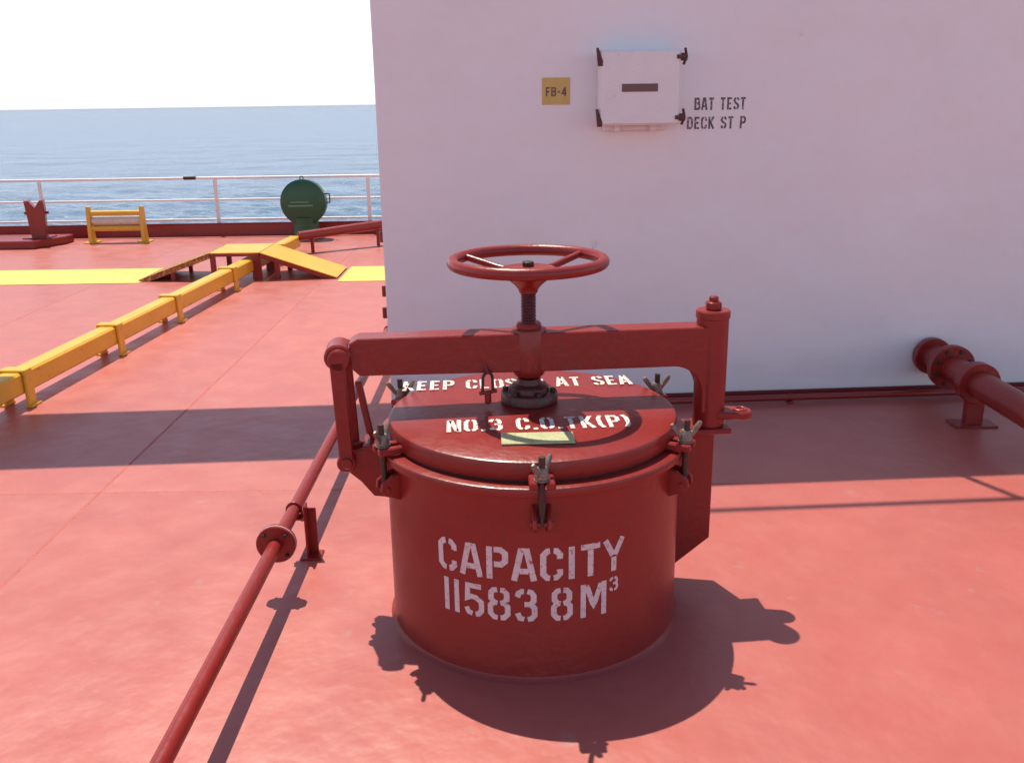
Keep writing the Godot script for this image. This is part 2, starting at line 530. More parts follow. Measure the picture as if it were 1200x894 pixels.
# ------------------------------------------------------------------ deck of welded plates
func build_deck() -> void:
	var deck := setting("deck")
	var xs: Array = []
	for x in [-21.5, -19.0, -16.55, -14.1, -11.7, -9.3, -6.87, -4.45, -2.03, 4.1, 7.2, 10.3, 13.4, 16.5]: xs.append(x)
	var zs := [-13.85, -12.1, -4.17, 3.8, 11.8]
	var rng := RandomNumberGenerator.new()
	rng.seed = 7
	for i in xs.size() - 1:
		for j in zs.size() - 1:
			var w: float = xs[i + 1] - xs[i] - 0.006
			var d: float = zs[j + 1] - zs[j] - 0.006
			var mb := MB.new()
			mb.bx(Vector3((xs[i] + xs[i + 1]) * 0.5, -0.01, (zs[j] + zs[j + 1]) * 0.5), Vector3(w, 0.02, d), 0.003)
			put("plate", mb, M.deck[rng.randi() % 3], deck)
	for xx in xs:
		put("weld_seam", weld(Vector3(xx, 0, -13.8), Vector3(xx, 0, 11.7)), M.weld, deck)
	for k in [1, 2, 3]:
		put("weld_seam", weld(Vector3(xs[0], 0, zs[k]), Vector3(xs[-1], 0, zs[k])), M.weld, deck)
	var hull := setting("hull")
	put("hull_plating", MB.new().bx(Vector3((xs[0] + xs[-1]) / 2, -6.03, -1.0), Vector3(xs[-1] - xs[0], 12.0, 25.6), 0.02), M.red, hull)

func weld(a: Vector3, b: Vector3) -> MB:
	var mb := MB.new()
	var d := (b - a).normalized()
	var s := d.cross(Vector3.UP) * 0.011
	var prof := [[-1.0, -0.001], [-0.6, 0.0008], [0.0, 0.0015], [0.6, 0.0008], [1.0, -0.001]]
	for i in 4:
		var p: Array = prof[i]
		var q: Array = prof[i + 1]
		mb.flat4(a + s * p[0] + Vector3.UP * p[1], b + s * p[0] + Vector3.UP * p[1], b + s * q[0] + Vector3.UP * q[1], a + s * q[0] + Vector3.UP * q[1], Vector3.UP)
	return mb

# ------------------------------------------------------------------ white deckhouse, its roof and the wing platform that shades the deck
func build_house() -> void:
	var h := thing("deckhouse", HOUSE, "large white steel deckhouse standing on the red deck", "deckhouse", "", HOUSE_YAW)
	var W := 9.0
	var D := 4.6
	var H := 3.3
	put("wall", MB.new().bx(Vector3(W / 2, H / 2 + 0.02, -0.01), Vector3(W, H - 0.04, 0.02), 0.004), M.white, h)
	put("wall", MB.new().bx(Vector3(0.01, H / 2 + 0.02, -D / 2 - 0.012), Vector3(0.02, H - 0.04, D - 0.02), 0.004), M.white, h)
	put("wall", MB.new().bx(Vector3(W - 0.01, H / 2 + 0.02, -D / 2 - 0.012), Vector3(0.02, H - 0.04, D - 0.02), 0.004), M.white, h)
	put("wall", MB.new().bx(Vector3(W / 2, H / 2 + 0.02, -D - 0.014), Vector3(W, H - 0.04, 0.02), 0.004), M.white, h)
	put("base_strip", MB.new().bx(Vector3(W / 2, 0.019, 0.004), Vector3(W, 0.038, 0.012), 0.002), M.red, h)
	put("roof", MB.new().bx(Vector3(W / 2, H + 0.03, -D / 2), Vector3(W + 0.04, 0.06, D + 0.04), 0.006), M.white, h)
	var rail := put("roof_rail", MB.new().tube([Vector3(0.02, H + 0.84, -0.02), Vector3(W - 0.02, H + 0.84, -0.02)], 0.021, 10), M.railwhite, h)
	for px in [0.32, 2.33, 4.35, 6.4, 8.4]:
		put("rail_post", MB.new().tube([Vector3(px, H + 0.06, -0.02), Vector3(px, H + 0.825, -0.02)], 0.02, 10), M.railwhite, rail)
	# wing platform reaching out along the deck, on a column outside the picture
	put("wing_platform", MB.new().bx(Vector3(-4.2, H + 0.0, -0.97), Vector3(8.4, 0.08, 0.9), 0.006), M.white, h)
	put("wing_column", MB.new().bx(Vector3(-8.2, H / 2 - 0.02, -1.02), Vector3(0.2, H - 0.04, 0.2), 0.01), M.white, h)
	# lugs on the side of the house
	for l in [[1.0, -0.45], [0.66, -0.4], [0.53, -0.35]]:
		var b := MB.new()
		b.bx(Vector3(-0.022, l[0], l[1]), Vector3(0.045, 0.05, 0.03), 0.006)
		b.cyl(xf(Vector3(-0.04, l[0] - 0.035, l[1]), Basis.IDENTITY), 0.016, 0.07, 12)
		put("lug", b, M.red, h)
	# thin pipe lying along the foot of the wall
	var fp := thing("foot_pipe", HOUSE, "thin red pipe lying along the foot of the white deckhouse wall", "pipe", "", HOUSE_YAW)
	put("pipe", MB.new().tube([Vector3(0.6, 0.034, 0.13), Vector3(8.6, 0.034, 0.13)], 0.02, 12), M.red, fp)
	for px in [1.0, 2.46, 3.9, 5.4, 6.9]:
		put("clip", MB.new().bx(Vector3(px, 0.0075, 0.13), Vector3(0.03, 0.015, 0.07), 0.003).torus(xf(Vector3(px, 0.034, 0.13), to_x()), 0.021, 0.005, 18, 6), M.red, fp)

# ------------------------------------------------------------------ ship's side: edge plate and guard rail
func build_deck_edge() -> void:
	var e := thing("edge_plate", Vector3(0, 0, -13.55), "low dark red steel plate along the deck edge below the white guard rail", "deck edge")
	put("plate", MB.new().bx(Vector3(-1.5, 0.085, 0), Vector3(33, 0.17, 0.02), 0.004), M.red, e)
	put("cap_bar", MB.new().bx(Vector3(-1.5, 0.178, 0), Vector3(33, 0.014, 0.05), 0.004), M.red, e)
	var g := thing("guard_rail", Vector3(0, 0, -13.66), "white guard rail of three bars on flat posts at the ship's side", "guard rail")
	for y in [0.82, 0.51, 0.225]:
		put("bar", MB.new().tube([Vector3(-17.8, y, 0), Vector3(14.8, y, 0)], 0.02 if y > 0.8 else 0.016, 10), M.railwhite, g)
	var xs := [-2.05, -4.27, -6.82]
	for k in range(1, 5): xs.append(-6.82 - 2.4 * k)
	for k in range(1, 7): xs.append(-2.05 + 2.4 * k)
	for x in xs:
		put("post", MB.new().bx(Vector3(x, 0.415, 0.012), Vector3(0.055, 0.83, 0.014), 0.003), M.railwhite, g)
		put("post_foot", MB.new().bx(Vector3(x, 0.01, 0.012), Vector3(0.1, 0.02, 0.07), 0.003), M.railwhite, g)
	put("clamp", MB.new().tube([Vector3(-4.72, 0.825, 0), Vector3(-4.54, 0.825, 0)], 0.028, 10), M.dark, g)

# ------------------------------------------------------------------ the tank hatch
func build_hatch() -> void:
	var h := thing("tank_hatch", HATCH, "round red tank hatch with handwheel, strongback beam and stencilled capacity lettering", "hatch")
	var R := 0.52
	# coaming with its weld to the deck and its top ring
	var c := MB.new()
	c.lathe(xf(Vector3.ZERO), [Vector2(R + 0.014, 0.0), Vector2(R + 0.009, 0.006), Vector2(R + 0.002, 0.014), Vector2(R, 0.02), Vector2(R, 0.66), Vector2(R + 0.027, 0.66), Vector2(R + 0.03, 0.663), Vector2(R + 0.032, 0.683), Vector2(R + 0.029, 0.689), Vector2(R + 0.022, 0.692), Vector2(R - 0.03, 0.692), Vector2(R - 0.03, 0.1)], 96)
	var coaming := put("coaming", c, M.red, h)
	var on_wall := func(u: float, v: float) -> Vector3: return Vector3(sin(u / R) * (R + 0.0012), v, cos(u / R) * (R + 0.0012))
	var wall_n := func(u: float, _v: float) -> Vector3: return Vector3(sin(u / R), 0, cos(u / R))
	letters(coaming, M.letter, "CAPACITY", 0.112, 0.635, 0.0195, 0.05, -0.022, 0.367, on_wall, wall_n)
	letters(coaming, M.letter, "11583", 0.118, 0.325, 0.018, 0.06, -0.162, 0.222, on_wall, wall_n)
	letters(coaming, M.letter, "8", 0.118, 0.075, 0.018, 0.06, 0.078, 0.222, on_wall, wall_n)
	letters(coaming, M.letter, "M", 0.118, 0.094, 0.018, 0.06, 0.184, 0.222, on_wall, wall_n)
	letters(coaming, M.letter, "3", 0.05, 0.036, 0.009, 0.06, 0.256, 0.295, on_wall, wall_n)
	# lid
	var l := MB.new()
	l.lathe(xf(Vector3.ZERO), [Vector2(0.0, 0.698), Vector2(0.5, 0.698), Vector2(0.504, 0.7), Vector2(0.506, 0.706), Vector2(0.506, 0.749), Vector2(0.503, 0.757), Vector2(0.495, 0.761), Vector2(0.3, 0.7625), Vector2(0.0, 0.763)], 96)
	var lid := put("lid", l, M.red, h)
	put("gasket", MB.new().lathe(xf(Vector3.ZERO), [Vector2(0.49, 0.6925), Vector2(0.499, 0.6925), Vector2(0.499, 0.6975), Vector2(0.49, 0.6975)], 72), M.dark, lid)
	var lid_rot := 0.05
	var on_lid := func(u: float, v: float) -> Vector3: return Vector3(u * cos(lid_rot) - v * sin(lid_rot), 0.7645, -v * cos(lid_rot) - u * sin(lid_rot))
	var lid_n := func(_u: float, _v: float) -> Vector3: return Vector3.UP
	letters(lid, M.lidletter, "NO.3 C.O.TK(P)", 0.12, 0.62, 0.015, 0.13, 0.01, -0.225, on_lid, lid_n)
	letters(lid, M.lidletter, "KEEP CLOSED AT SEA", 0.12, 0.88, 0.015, 0.13, -0.035, 0.25, on_lid, lid_n)
	put("nameplate", MB.new().box(xf(Vector3(0.01, 0.7665, 0.315), Basis(Vector3.UP, 0.03)), Vector3(0.235, 0.006, 0.1), 0.002), M.nameplate, lid).set_meta("label", "pale green plate on the front of the lid")
	# clamps round the rim
	for a in [1.5, 63.0, 120.0, 181.0, -118.0, -63.0]:
		add_clamp(h, deg_to_rad(a), a)
	# everything on the line of the beam
	var S := Transform3D(Basis(Vector3.UP, BEAM_YAW), Vector3(-0.008, 0, SPINDLE_Z))
	# beam: rounded hinge end at the left, swept down into the post at the right
	var post_x := 0.672
	var poly: Array = []
	poly.append_array([Vector2(-0.6, 0.895), Vector2(-0.02, 0.885)])
	poly.append(Vector2(post_x - 0.175, 0.882))
	for k in 9:
		var t := k / 8.0 * PI / 2
		poly.append(Vector2(post_x - 0.15 + sin(t) * 0.105, 0.77 + cos(t) * 0.112))
	poly.append_array([Vector2(post_x - 0.045, 0.70), Vector2(post_x, 0.70), Vector2(post_x, 1.023), Vector2(-0.6, 1.028), Vector2(-0.63, 1.012), Vector2(-0.63, 0.925)])
	var beam := put("beam", MB.new().prism(S, poly, 0.1, 0.004), M.red, h)
	var pin := MB.new()
	pin.cyl(Transform3D(S.basis * to_z(), S * Vector3(-0.672, 0.966, -0.062)), 0.047, 0.124, 28, 0.006)
	pin.bx(S * Vector3(-0.63, 0.966, 0), Vector3(0.06, 0.06, 0.07), 0.004, BEAM_YAW)
	put("hinge_boss", pin, M.red, beam)
	put("pin_head", MB.new().cyl(Transform3D(S.basis * to_z(), S * Vector3(-0.672, 0.966, 0.06)), 0.03, 0.016, 6, 0.003), M.red, beam)
	# boss of the spindle nut
	var boss := MB.new()
	boss.lathe(Transform3D(S.basis, S * Vector3(0, 0, 0)), [Vector2(0.027, 0.862), Vector2(0.05, 0.862), Vector2(0.058, 0.87), Vector2(0.063, 0.888), Vector2(0.063, 1.028), Vector2(0.06, 1.034), Vector2(0.045, 1.036), Vector2(0.045, 1.05), Vector2(0.04, 1.056), Vector2(0.027, 1.057)], 32)
	put("spindle_nut", boss, M.red, beam)
	# spindle: threaded rod and its foot on the lid
	var rod := MB.new()
	var prof: Array = [Vector2(0.024, 0.8)]
	var y := 0.81
	while y < 1.19:
		prof.append(Vector2(0.0255, y)); prof.append(Vector2(0.0275, y + 0.004)); prof.append(Vector2(0.0255, y + 0.008)); prof.append(Vector2(0.024, y + 0.01))
		y += 0.011
	rod.lathe(Transform3D(S.basis, S.origin), prof, 20)
	var spindle := put("spindle", rod, M.grease, h)
	var foot := MB.new()
	foot.lathe(S, [Vector2(0.0, 0.7635), Vector2(0.1, 0.7635), Vector2(0.103, 0.767), Vector2(0.103, 0.797), Vector2(0.1, 0.801), Vector2(0.072, 0.803), Vector2(0.07, 0.82), Vector2(0.06, 0.827), Vector2(0.045, 0.83), Vector2(0.042, 0.85), Vector2(0.03, 0.855), Vector2(0.0, 0.855)], 36)
	var ft := put("spindle_foot", foot, M.grease, spindle)
	for k in 6:
		var a := TAU * k / 6.0 + 0.3
		put("bolt", MB.new().cyl(Transform3D(S.basis, S * Vector3(sin(a) * 0.086, 0.8, cos(a) * 0.086)), 0.011, 0.014, 6, 0.002), M.dark, spindle)
	# handwheel
	var wy := 1.272
	var wheel := put("handwheel", MB.new().torus(Transform3D(S.basis, S * Vector3(0, wy, 0)), 0.263, 0.0205, 72, 14), M.red, h)
	var hub := MB.new()
	hub.lathe(S, [Vector2(0.0, 1.162), Vector2(0.032, 1.162), Vector2(0.036, 1.176), Vector2(0.05, 1.192), Vector2(0.075, 1.212), Vector2(0.096, 1.232), Vector2(0.1, 1.242), Vector2(0.094, 1.25), Vector2(0.05, 1.255), Vector2(0.0, 1.255)], 32)
	put("hub", hub, M.red, wheel)
	put("hub_nut", MB.new().cyl(Transform3D(S.basis, S * Vector3(0, 1.254, 0)), 0.022, 0.018, 6, 0.003), M.dark, wheel)
	for a in [PI + 0.98, PI - 0.98, 0.05]:
		var d := Vector3(sin(a), 0, cos(a))
		var sp := MB.new()
		sp.tube([S * (d * 0.06 + Vector3(0, 1.234, 0)), S * (d * 0.12 + Vector3(0, 1.242, 0)), S * (d * 0.2 + Vector3(0, 1.26, 0)), S * (d * 0.255 + Vector3(0, wy, 0))], 0.0125, 10)
		put("spoke", sp, M.red, wheel)
	# post at the right, on its bracket
	var P := S * Vector3(post_x, 0, 0)
	var po := MB.new()
	po.lathe(xf(P), [Vector2(0.0, 0.64), Vector2(0.054, 0.64), Vector2(0.058, 0.644), Vector2(0.058, 1.046), Vector2(0.062, 1.05), Vector2(0.062, 1.072), Vector2(0.058, 1.077), Vector2(0.0, 1.077)], 36)
	var post := put("post", po, M.red, h)
	put("post_nut", MB.new().cyl(xf(P + Vector3(0, 1.077, 0)), 0.03, 0.03, 6, 0.004), M.red, post)
	put("post_stud", MB.new().cyl(xf(P + Vector3(0, 1.1, 0)), 0.017, 0.026, 14, 0.004), M.red, post)
	# bracket of the post: plate welded to the coaming, tapering to the deck, with a seat plate
	var br := MB.new()
	var bx0 := R - 0.01
	br.prism(S * xf(Vector3(0, 0, 0.03)), [Vector2(bx0, 0.62), Vector2(post_x + 0.015, 0.62), Vector2(post_x + 0.015, 0.19), Vector2(bx0, 0.05)], 0.02, 0.003)
	br.prism(S * xf(Vector3(0, 0, -0.035)), [Vector2(bx0, 0.62), Vector2(post_x + 0.015, 0.62), Vector2(post_x + 0.015, 0.19), Vector2(bx0, 0.05)], 0.02, 0.003)
	br.box(S * xf(Vector3(post_x + 0.0085, 0.41, 0)), Vector3(0.012, 0.42, 0.05), 0.002)
	br.box(S * xf(Vector3((bx0 + post_x + 0.07) / 2, 0.6305, 0)), Vector3(post_x + 0.07 - bx0, 0.02, 0.14), 0.003)
	put("post_bracket", br, M.red, h)
	# eye lug on the post
	var lug: Array = [Vector2(0.03, -0.04)]
	for k in 13:
		var t := -PI / 2 + PI * k / 12.0
		lug.append(Vector2(0.112 + cos(t) * 0.042, sin(t) * 0.042))
	lug.append(Vector2(0.03, 0.04))
	var lu := MB.new()
	var LX := Transform3D(Basis(Vector3.UP, -0.18) * Basis(Vector3.RIGHT, -PI / 2), P + Vector3(0, 0.69, 0.01))
	lu.prism(LX, lug, 0.03, 0.005)
	lu.torus(Transform3D(LX.basis * Basis(Vector3.RIGHT, PI / 2), LX * Vector3(0.112, 0, 0.014)), 0.021, 0.008, 20, 8)
	put("eye_lug", lu, M.red, post)
	# left side: two link bars hanging from the pin to a bracket on the coaming
	for sgn in [-1.0, 1.0]:
		var lb := MB.new()
		var lx := -0.668 if sgn > 0 else -0.655
		var zz: float = 0.075 if sgn > 0 else -0.075
		lb.box(S * xf(Vector3(lx, 0.765, zz), Basis(Vector3.BACK, 0.03)), Vector3(0.05, 0.385, 0.022), 0.004)
		lb.cyl(Transform3D(S.basis * to_z(), S * Vector3(lx, 0.962, zz - 0.011)), 0.038, 0.022, 24, 0.004)
		lb.cyl(Transform3D(S.basis * to_z(), S * Vector3(lx + 0.004, 0.585, zz - 0.013)), 0.034, 0.026, 24, 0.004)
		put("link_bar", lb, M.red, h)
	put("link_pin", MB.new().cyl(Transform3D(S.basis * to_z(), S * Vector3(-0.66, 0.588, -0.1)), 0.019, 0.2, 16, 0.003), M.red, h)
	var lb2 := MB.new()
	for zz in [-0.04, 0.04]:
		lb2.prism(S * xf(Vector3(0, 0, zz)), [Vector2(-bx0, 0.625), Vector2(-0.6, 0.625), Vector2(-0.685, 0.61), Vector2(-0.69, 0.565), Vector2(-0.62, 0.5), Vector2(-0.575, 0.44), Vector2(-bx0, 0.43)], 0.018, 0.003)
	lb2.box(S * xf(Vector3(-0.555, 0.632, 0)), Vector3(0.1, 0.014, 0.12), 0.003)
	put("link_bracket", lb2, M.red, h)
	# stop arm leaning beside the link
	put("stop_arm", MB.new().box(S * xf(Vector3(-0.597, 0.76, -0.02), Basis(Vector3.BACK, 0.16)), Vector3(0.024, 0.2, 0.03), 0.004), M.red, h)
	put("stop_arm_rod", MB.new().tube([S * Vector3(-0.578, 0.665, -0.02), S * Vector3(-0.56, 0.6, -0.02)], 0.012, 8), M.red, h)

# swing bolt with wing nut, held in a fork on the lid and a lug on the coaming
func add_clamp(h: Node3D, a: float, deg: float) -> void:
	var B := Basis(Vector3.UP, a)
	var X := Transform3D(B, Vector3.ZERO)
	var rr := 0.56
	var k := put("clamp", MB.new().tube([X * Vector3(0, 0.575, rr), X * Vector3(0, 0.80, rr + 0.004)], 0.0105, 12), M.dark, h)
	var fork := MB.new()
	for s in [-1.0, 1.0]:
		fork.box(X * xf(Vector3(s * 0.026, 0.712, 0.54)), Vector3(0.026, 0.024, 0.09), 0.004)
	put("fork", fork, M.red, k)
	var lug := MB.new()
	for s in [-1.0, 1.0]:
		lug.prism(X * Transform3D(Basis(Vector3.UP, -PI / 2), Vector3(s * 0.023, 0, 0)), [Vector2(0.515, 0.63), Vector2(0.545, 0.625), Vector2(0.58, 0.6), Vector2(0.584, 0.575), Vector2(0.57, 0.556), Vector2(0.545, 0.545), Vector2(0.515, 0.53)], 0.014, 0.003)
	lug.cyl(X * Transform3D(to_x(), Vector3(-0.036, 0.58, rr)), 0.009, 0.072, 12, 0.002)
	put("lug", lug, M.red, k)
	# nut with two wings and a washer
	var nut := MB.new()
	nut.cyl(X * xf(Vector3(0, 0.7245, rr)), 0.025, 0.005, 20, 0.001)
	nut.lathe(X * xf(Vector3(0, 0, rr)), [Vector2(0.0, 0.73), Vector2(0.022, 0.73), Vector2(0.023, 0.735), Vector2(0.017, 0.762), Vector2(0.014, 0.766), Vector2(0.0, 0.766)], 16)
	var turn := -a + (1.0 if absf(deg) < 10 else (1.25 if deg < 0 and deg > -90 else 0.25))
	for s in [0.0, PI]:
		var W := X * xf(Vector3(0, 0.747, rr), Basis(Vector3.UP, turn + s))
		nut.prism(W, [Vector2(0.008, -0.014), Vector2(0.024, -0.008), Vector2(0.04, 0.012), Vector2(0.054, 0.03), Vector2(0.056, 0.042), Vector2(0.046, 0.046), Vector2(0.034, 0.034), Vector2(0.022, 0.014), Vector2(0.008, 0.008)], 0.012, 0.003)
	put("wing_nut", nut, M.steel, k)

func build_shackle() -> void:
	var S := Transform3D(Basis(Vector3.UP, BEAM_YAW), HATCH + Vector3(-0.008, 0, SPINDLE_Z))
	var at := S * Vector3(-0.155, 0.81, 0.066)
	var t := thing("shackle", at, "small dark shackle hanging from the hatch beam beside the spindle", "shackle", "", 0.5)
	var pts: Array = []
	for k in 13:
		var a := PI * k / 12.0
		pts.append(Vector3(cos(a) * 0.019, 0.062 + sin(a) * 0.022, 0))
	pts.push_front(Vector3(0.021, 0.01, 0))
	pts.push_back(Vector3(-0.021, 0.01, 0))
	put("bow", MB.new().tube(pts, 0.0055, 8), M.dark, t)
	var b := MB.new()
	b.tube([Vector3(-0.032, 0.012, 0), Vector3(0.034, 0.012, 0)], 0.007, 8)
	b.cyl(xf(Vector3(0.0, -0.03, 0)), 0.012, 0.045, 12, 0.003)
	put("pin", b, M.red, t)
	put("hook", MB.new().tube([Vector3(0, 0.082, 0.004), Vector3(0, 0.1, -0.012), Vector3(0, 0.115, -0.02)], 0.006, 8), M.red, t)

# ------------------------------------------------------------------ pipes
func pipe_flange(parent: Node, c: Vector3, axis: Basis, r: float, w: float, bolts: int, m: Material, seal: Material) -> void:
	var f := put("flange", MB.new().cyl(Transform3D(axis, c - axis * Vector3(0, w, 0)), r, w - 0.002, 32, 0.003).cyl(Transform3D(axis, c + axis * Vector3(0, 0.002, 0)), r, w - 0.002, 32, 0.003), m, parent)
	put("flange_gasket", MB.new().cyl(Transform3D(axis, c - axis * Vector3(0, 0.0025, 0)), r, 0.005, 32, 0.001), seal, f)
	for k in bolts:
		var a := TAU * (k + 0.5) / bolts
		var p := c + axis * Vector3(sin(a) * r * 0.78, 0, cos(a) * r * 0.78)
		put("bolt", MB.new().cyl(Transform3D(axis, p - axis * Vector3(0, w + 0.012, 0)), r * 0.1, w * 2 + 0.024, 6, 0.002), M.dark, f)

func build_small_pipe() -> void:
	var t := thing("deck_pipe", Vector3(-0.905, 0, -3.2), "thin red pipe with one flange joint running over the deck beside the hatch", "pipe")
	var py := 0.21
	put("pipe", MB.new().tube([Vector3(0.0, py, 5.0), Vector3(0, py, 0), Vector3(-0.005, py, -4.6)], 0.027, 20), M.red, t)
	pipe_flange(t, Vector3(0, py, 0.02), to_z(), 0.075, 0.016, 4, M.red, M.gasket)
	for z in [-0.28, 3.2, -3.4]:
		var s := MB.new()
		# angle bar leg with its foot
		s.bx(Vector3(0.046, py * 0.5 + 0.012, z), Vector3(0.008, py + 0.024, 0.05), 0.002)
		s.bx(Vector3(0.066, py * 0.5, z - 0.021), Vector3(0.036, py, 0.008), 0.002)
		s.bx(Vector3(0.06, 0.004, z), Vector3(0.085, 0.008, 0.085), 0.002)
		s.bx(Vector3(0.01, py - 0.033, z), Vector3(0.084, 0.01, 0.05), 0.002)
		var sp := put("support", s, M.red, t)
		var u: Array = [Vector3(-0.03, py - 0.05, z)]
		for k in 11:
			var a := PI - PI * k / 10.0
			u.append(Vector3(cos(a) * 0.03, py + sin(a) * 0.032, z))
		u.append(Vector3(0.03, py - 0.05, z))
		put("u_bolt", MB.new().tube(u, 0.0055, 8), M.red, sp)

func build_wall_pipe() -> void:
	var base := Vector3(2.63, 0, -5.59)
	var t := thing("wall_pipe", base, "thick red flanged pipe coming out of the white deckhouse wall", "pipe")
	var py := 0.25
	put("pipe", MB.new().tube([Vector3(0, py, -0.02), Vector3(0, py, 7.0)], 0.078, 28), M.red, t)
	put("wall_collar", MB.new().cyl(Transform3D(to_z(), Vector3(0, py, 0.015)), 0.115, 0.05, 32, 0.006), M.red, t)
	pipe_flange(t, Vector3(0, py, 0.3), to_z(), 0.135, 0.024, 8, M.red, M.red)
	for z in [0.62, 3.4, 6.0]:
		var s := MB.new()
		s.cyl(Transform3D(to_z(), Vector3(0, py, z - 0.035)), 0.118, 0.07, 32, 0.004)
		s.bx(Vector3(0, 0.085, z), Vector3(0.1, 0.17, 0.05), 0.004)
		s.bx(Vector3(0, 0.006, z), Vector3(0.24, 0.012, 0.14), 0.003)
		put("support", s, M.red, t)

func build_yellow_pipe() -> void:
	var a := Vector3(-3.31, 0.155, -3.0)
	var b := Vector3(-2.73, 0.155, -11.75)
	var t := thing("cable_trunk", Vector3(-3.0, 0, -7.5), "long yellow square trunk on saddles running under the yellow bridge", "trunk")
	var o := t.position
	var d := (b - a).normalized()
	var yaw := atan2(d.x, d.z)
	var mid := (a + b) * 0.5 - o
	put("trunk", MB.new().box(Transform3D(Basis(Vector3.UP, yaw), mid), Vector3(0.13, 0.14, a.distance_to(b)), 0.014), M.yellow, t)
	for z in [-4.35, -5.6, -6.84, -7.94, -9.35, -10.95]:
		var c := a.lerp(b, (z - a.z) / (b.z - a.z)) - o
		var X := Transform3D(Basis(Vector3.UP, yaw), c)
		var s := MB.new()
		for sg in [-1.0, 1.0]:
			s.box(X * xf(Vector3(sg * 0.075, -0.037, 0)), Vector3(0.02, 0.236, 0.09), 0.006)
			s.box(X * xf(Vector3(sg * 0.088, -0.148, 0)), Vector3(0.046, 0.014, 0.11), 0.003)
		s.box(X * xf(Vector3(0, 0.078, 0)), Vector3(0.17, 0.016, 0.088), 0.006)
		put("saddle", s, M.yellow, t)

# ------------------------------------------------------------------ yellow bridge over the pipe
func build_ramp() -> void:
	var zc := -10.23
	var wz := 0.66
	var r := thing("step_bridge", Vector3(-2.95, 0, zc), "yellow sloping step-over bridge crossing above the long yellow trunk", "bridge")
	var pts := [Vector2(-1.09, 0.012), Vector2(-0.29, 0.295), Vector2(0.25, 0.295), Vector2(1.07, 0.012)]
	var names := ["left_flight", "platform", "right_flight"]
	var plain_names := ["flight", "platform", "flight"]
	for i in 3:
		var p: Vector2 = pts[i]
		var q: Vector2 = pts[i + 1]
		var ang := (q - p).angle()
		var c := (p + q) * 0.5
		var X := xf(Vector3(c.x, c.y, 0), Basis(Vector3.BACK, ang))
		var L := p.distance_to(q)
		var f := put(plain_names[i], MB.new().box(X, Vector3(L - 0.006, 0.012, wz), 0.003), M.worn if i == 0 else M.yellow, r)
		if i == 0: f.set_meta("label", "worn brown sloping flight of the yellow bridge")
		for sz in [-1.0, 1.0]:
			put("stringer", MB.new().box(X * xf(Vector3(0, -0.023 if i == 1 else -0.03, sz * (wz / 2 - 0.008))), Vector3(L - 0.02, 0.03 if i == 1 else 0.045, 0.012), 0.003), M.worn if i == 0 else M.red, f)
	for x in [-0.27, 0.42]:
		for z in [-0.29, 0.29]:
			put("leg", MB.new().bx(Vector3(x, 0.14 if x < 0 else 0.1, z), Vector3(0.05, 0.28 if x < 0 else 0.2, 0.05), 0.003), M.red, r)
	for z in [-0.29, 0.29]:
		put("brace", MB.new().bx(Vector3(0.2, 0.14, z), Vector3(0.1, 0.28, 0.03), 0.003), M.red, r)
		put("leg", MB.new().bx(Vector3(-0.72, 0.06, z), Vector3(0.04, 0.12, 0.04), 0.003), M.red, r)
	# painted walkway stripe on the deck either side
	var s := setting("walkway_stripe")
	put("stripe", MB.new().bx(Vector3(-11.0, 0.003, -10.28), Vector3(14.0, 0.002, 0.93), 0.0005), M.stripe, s)
	put("stripe", MB.new().bx(Vector3(-0.35, 0.003, -10.2), Vector3(3.0, 0.002, 0.93), 0.0005), M.stripe, s)

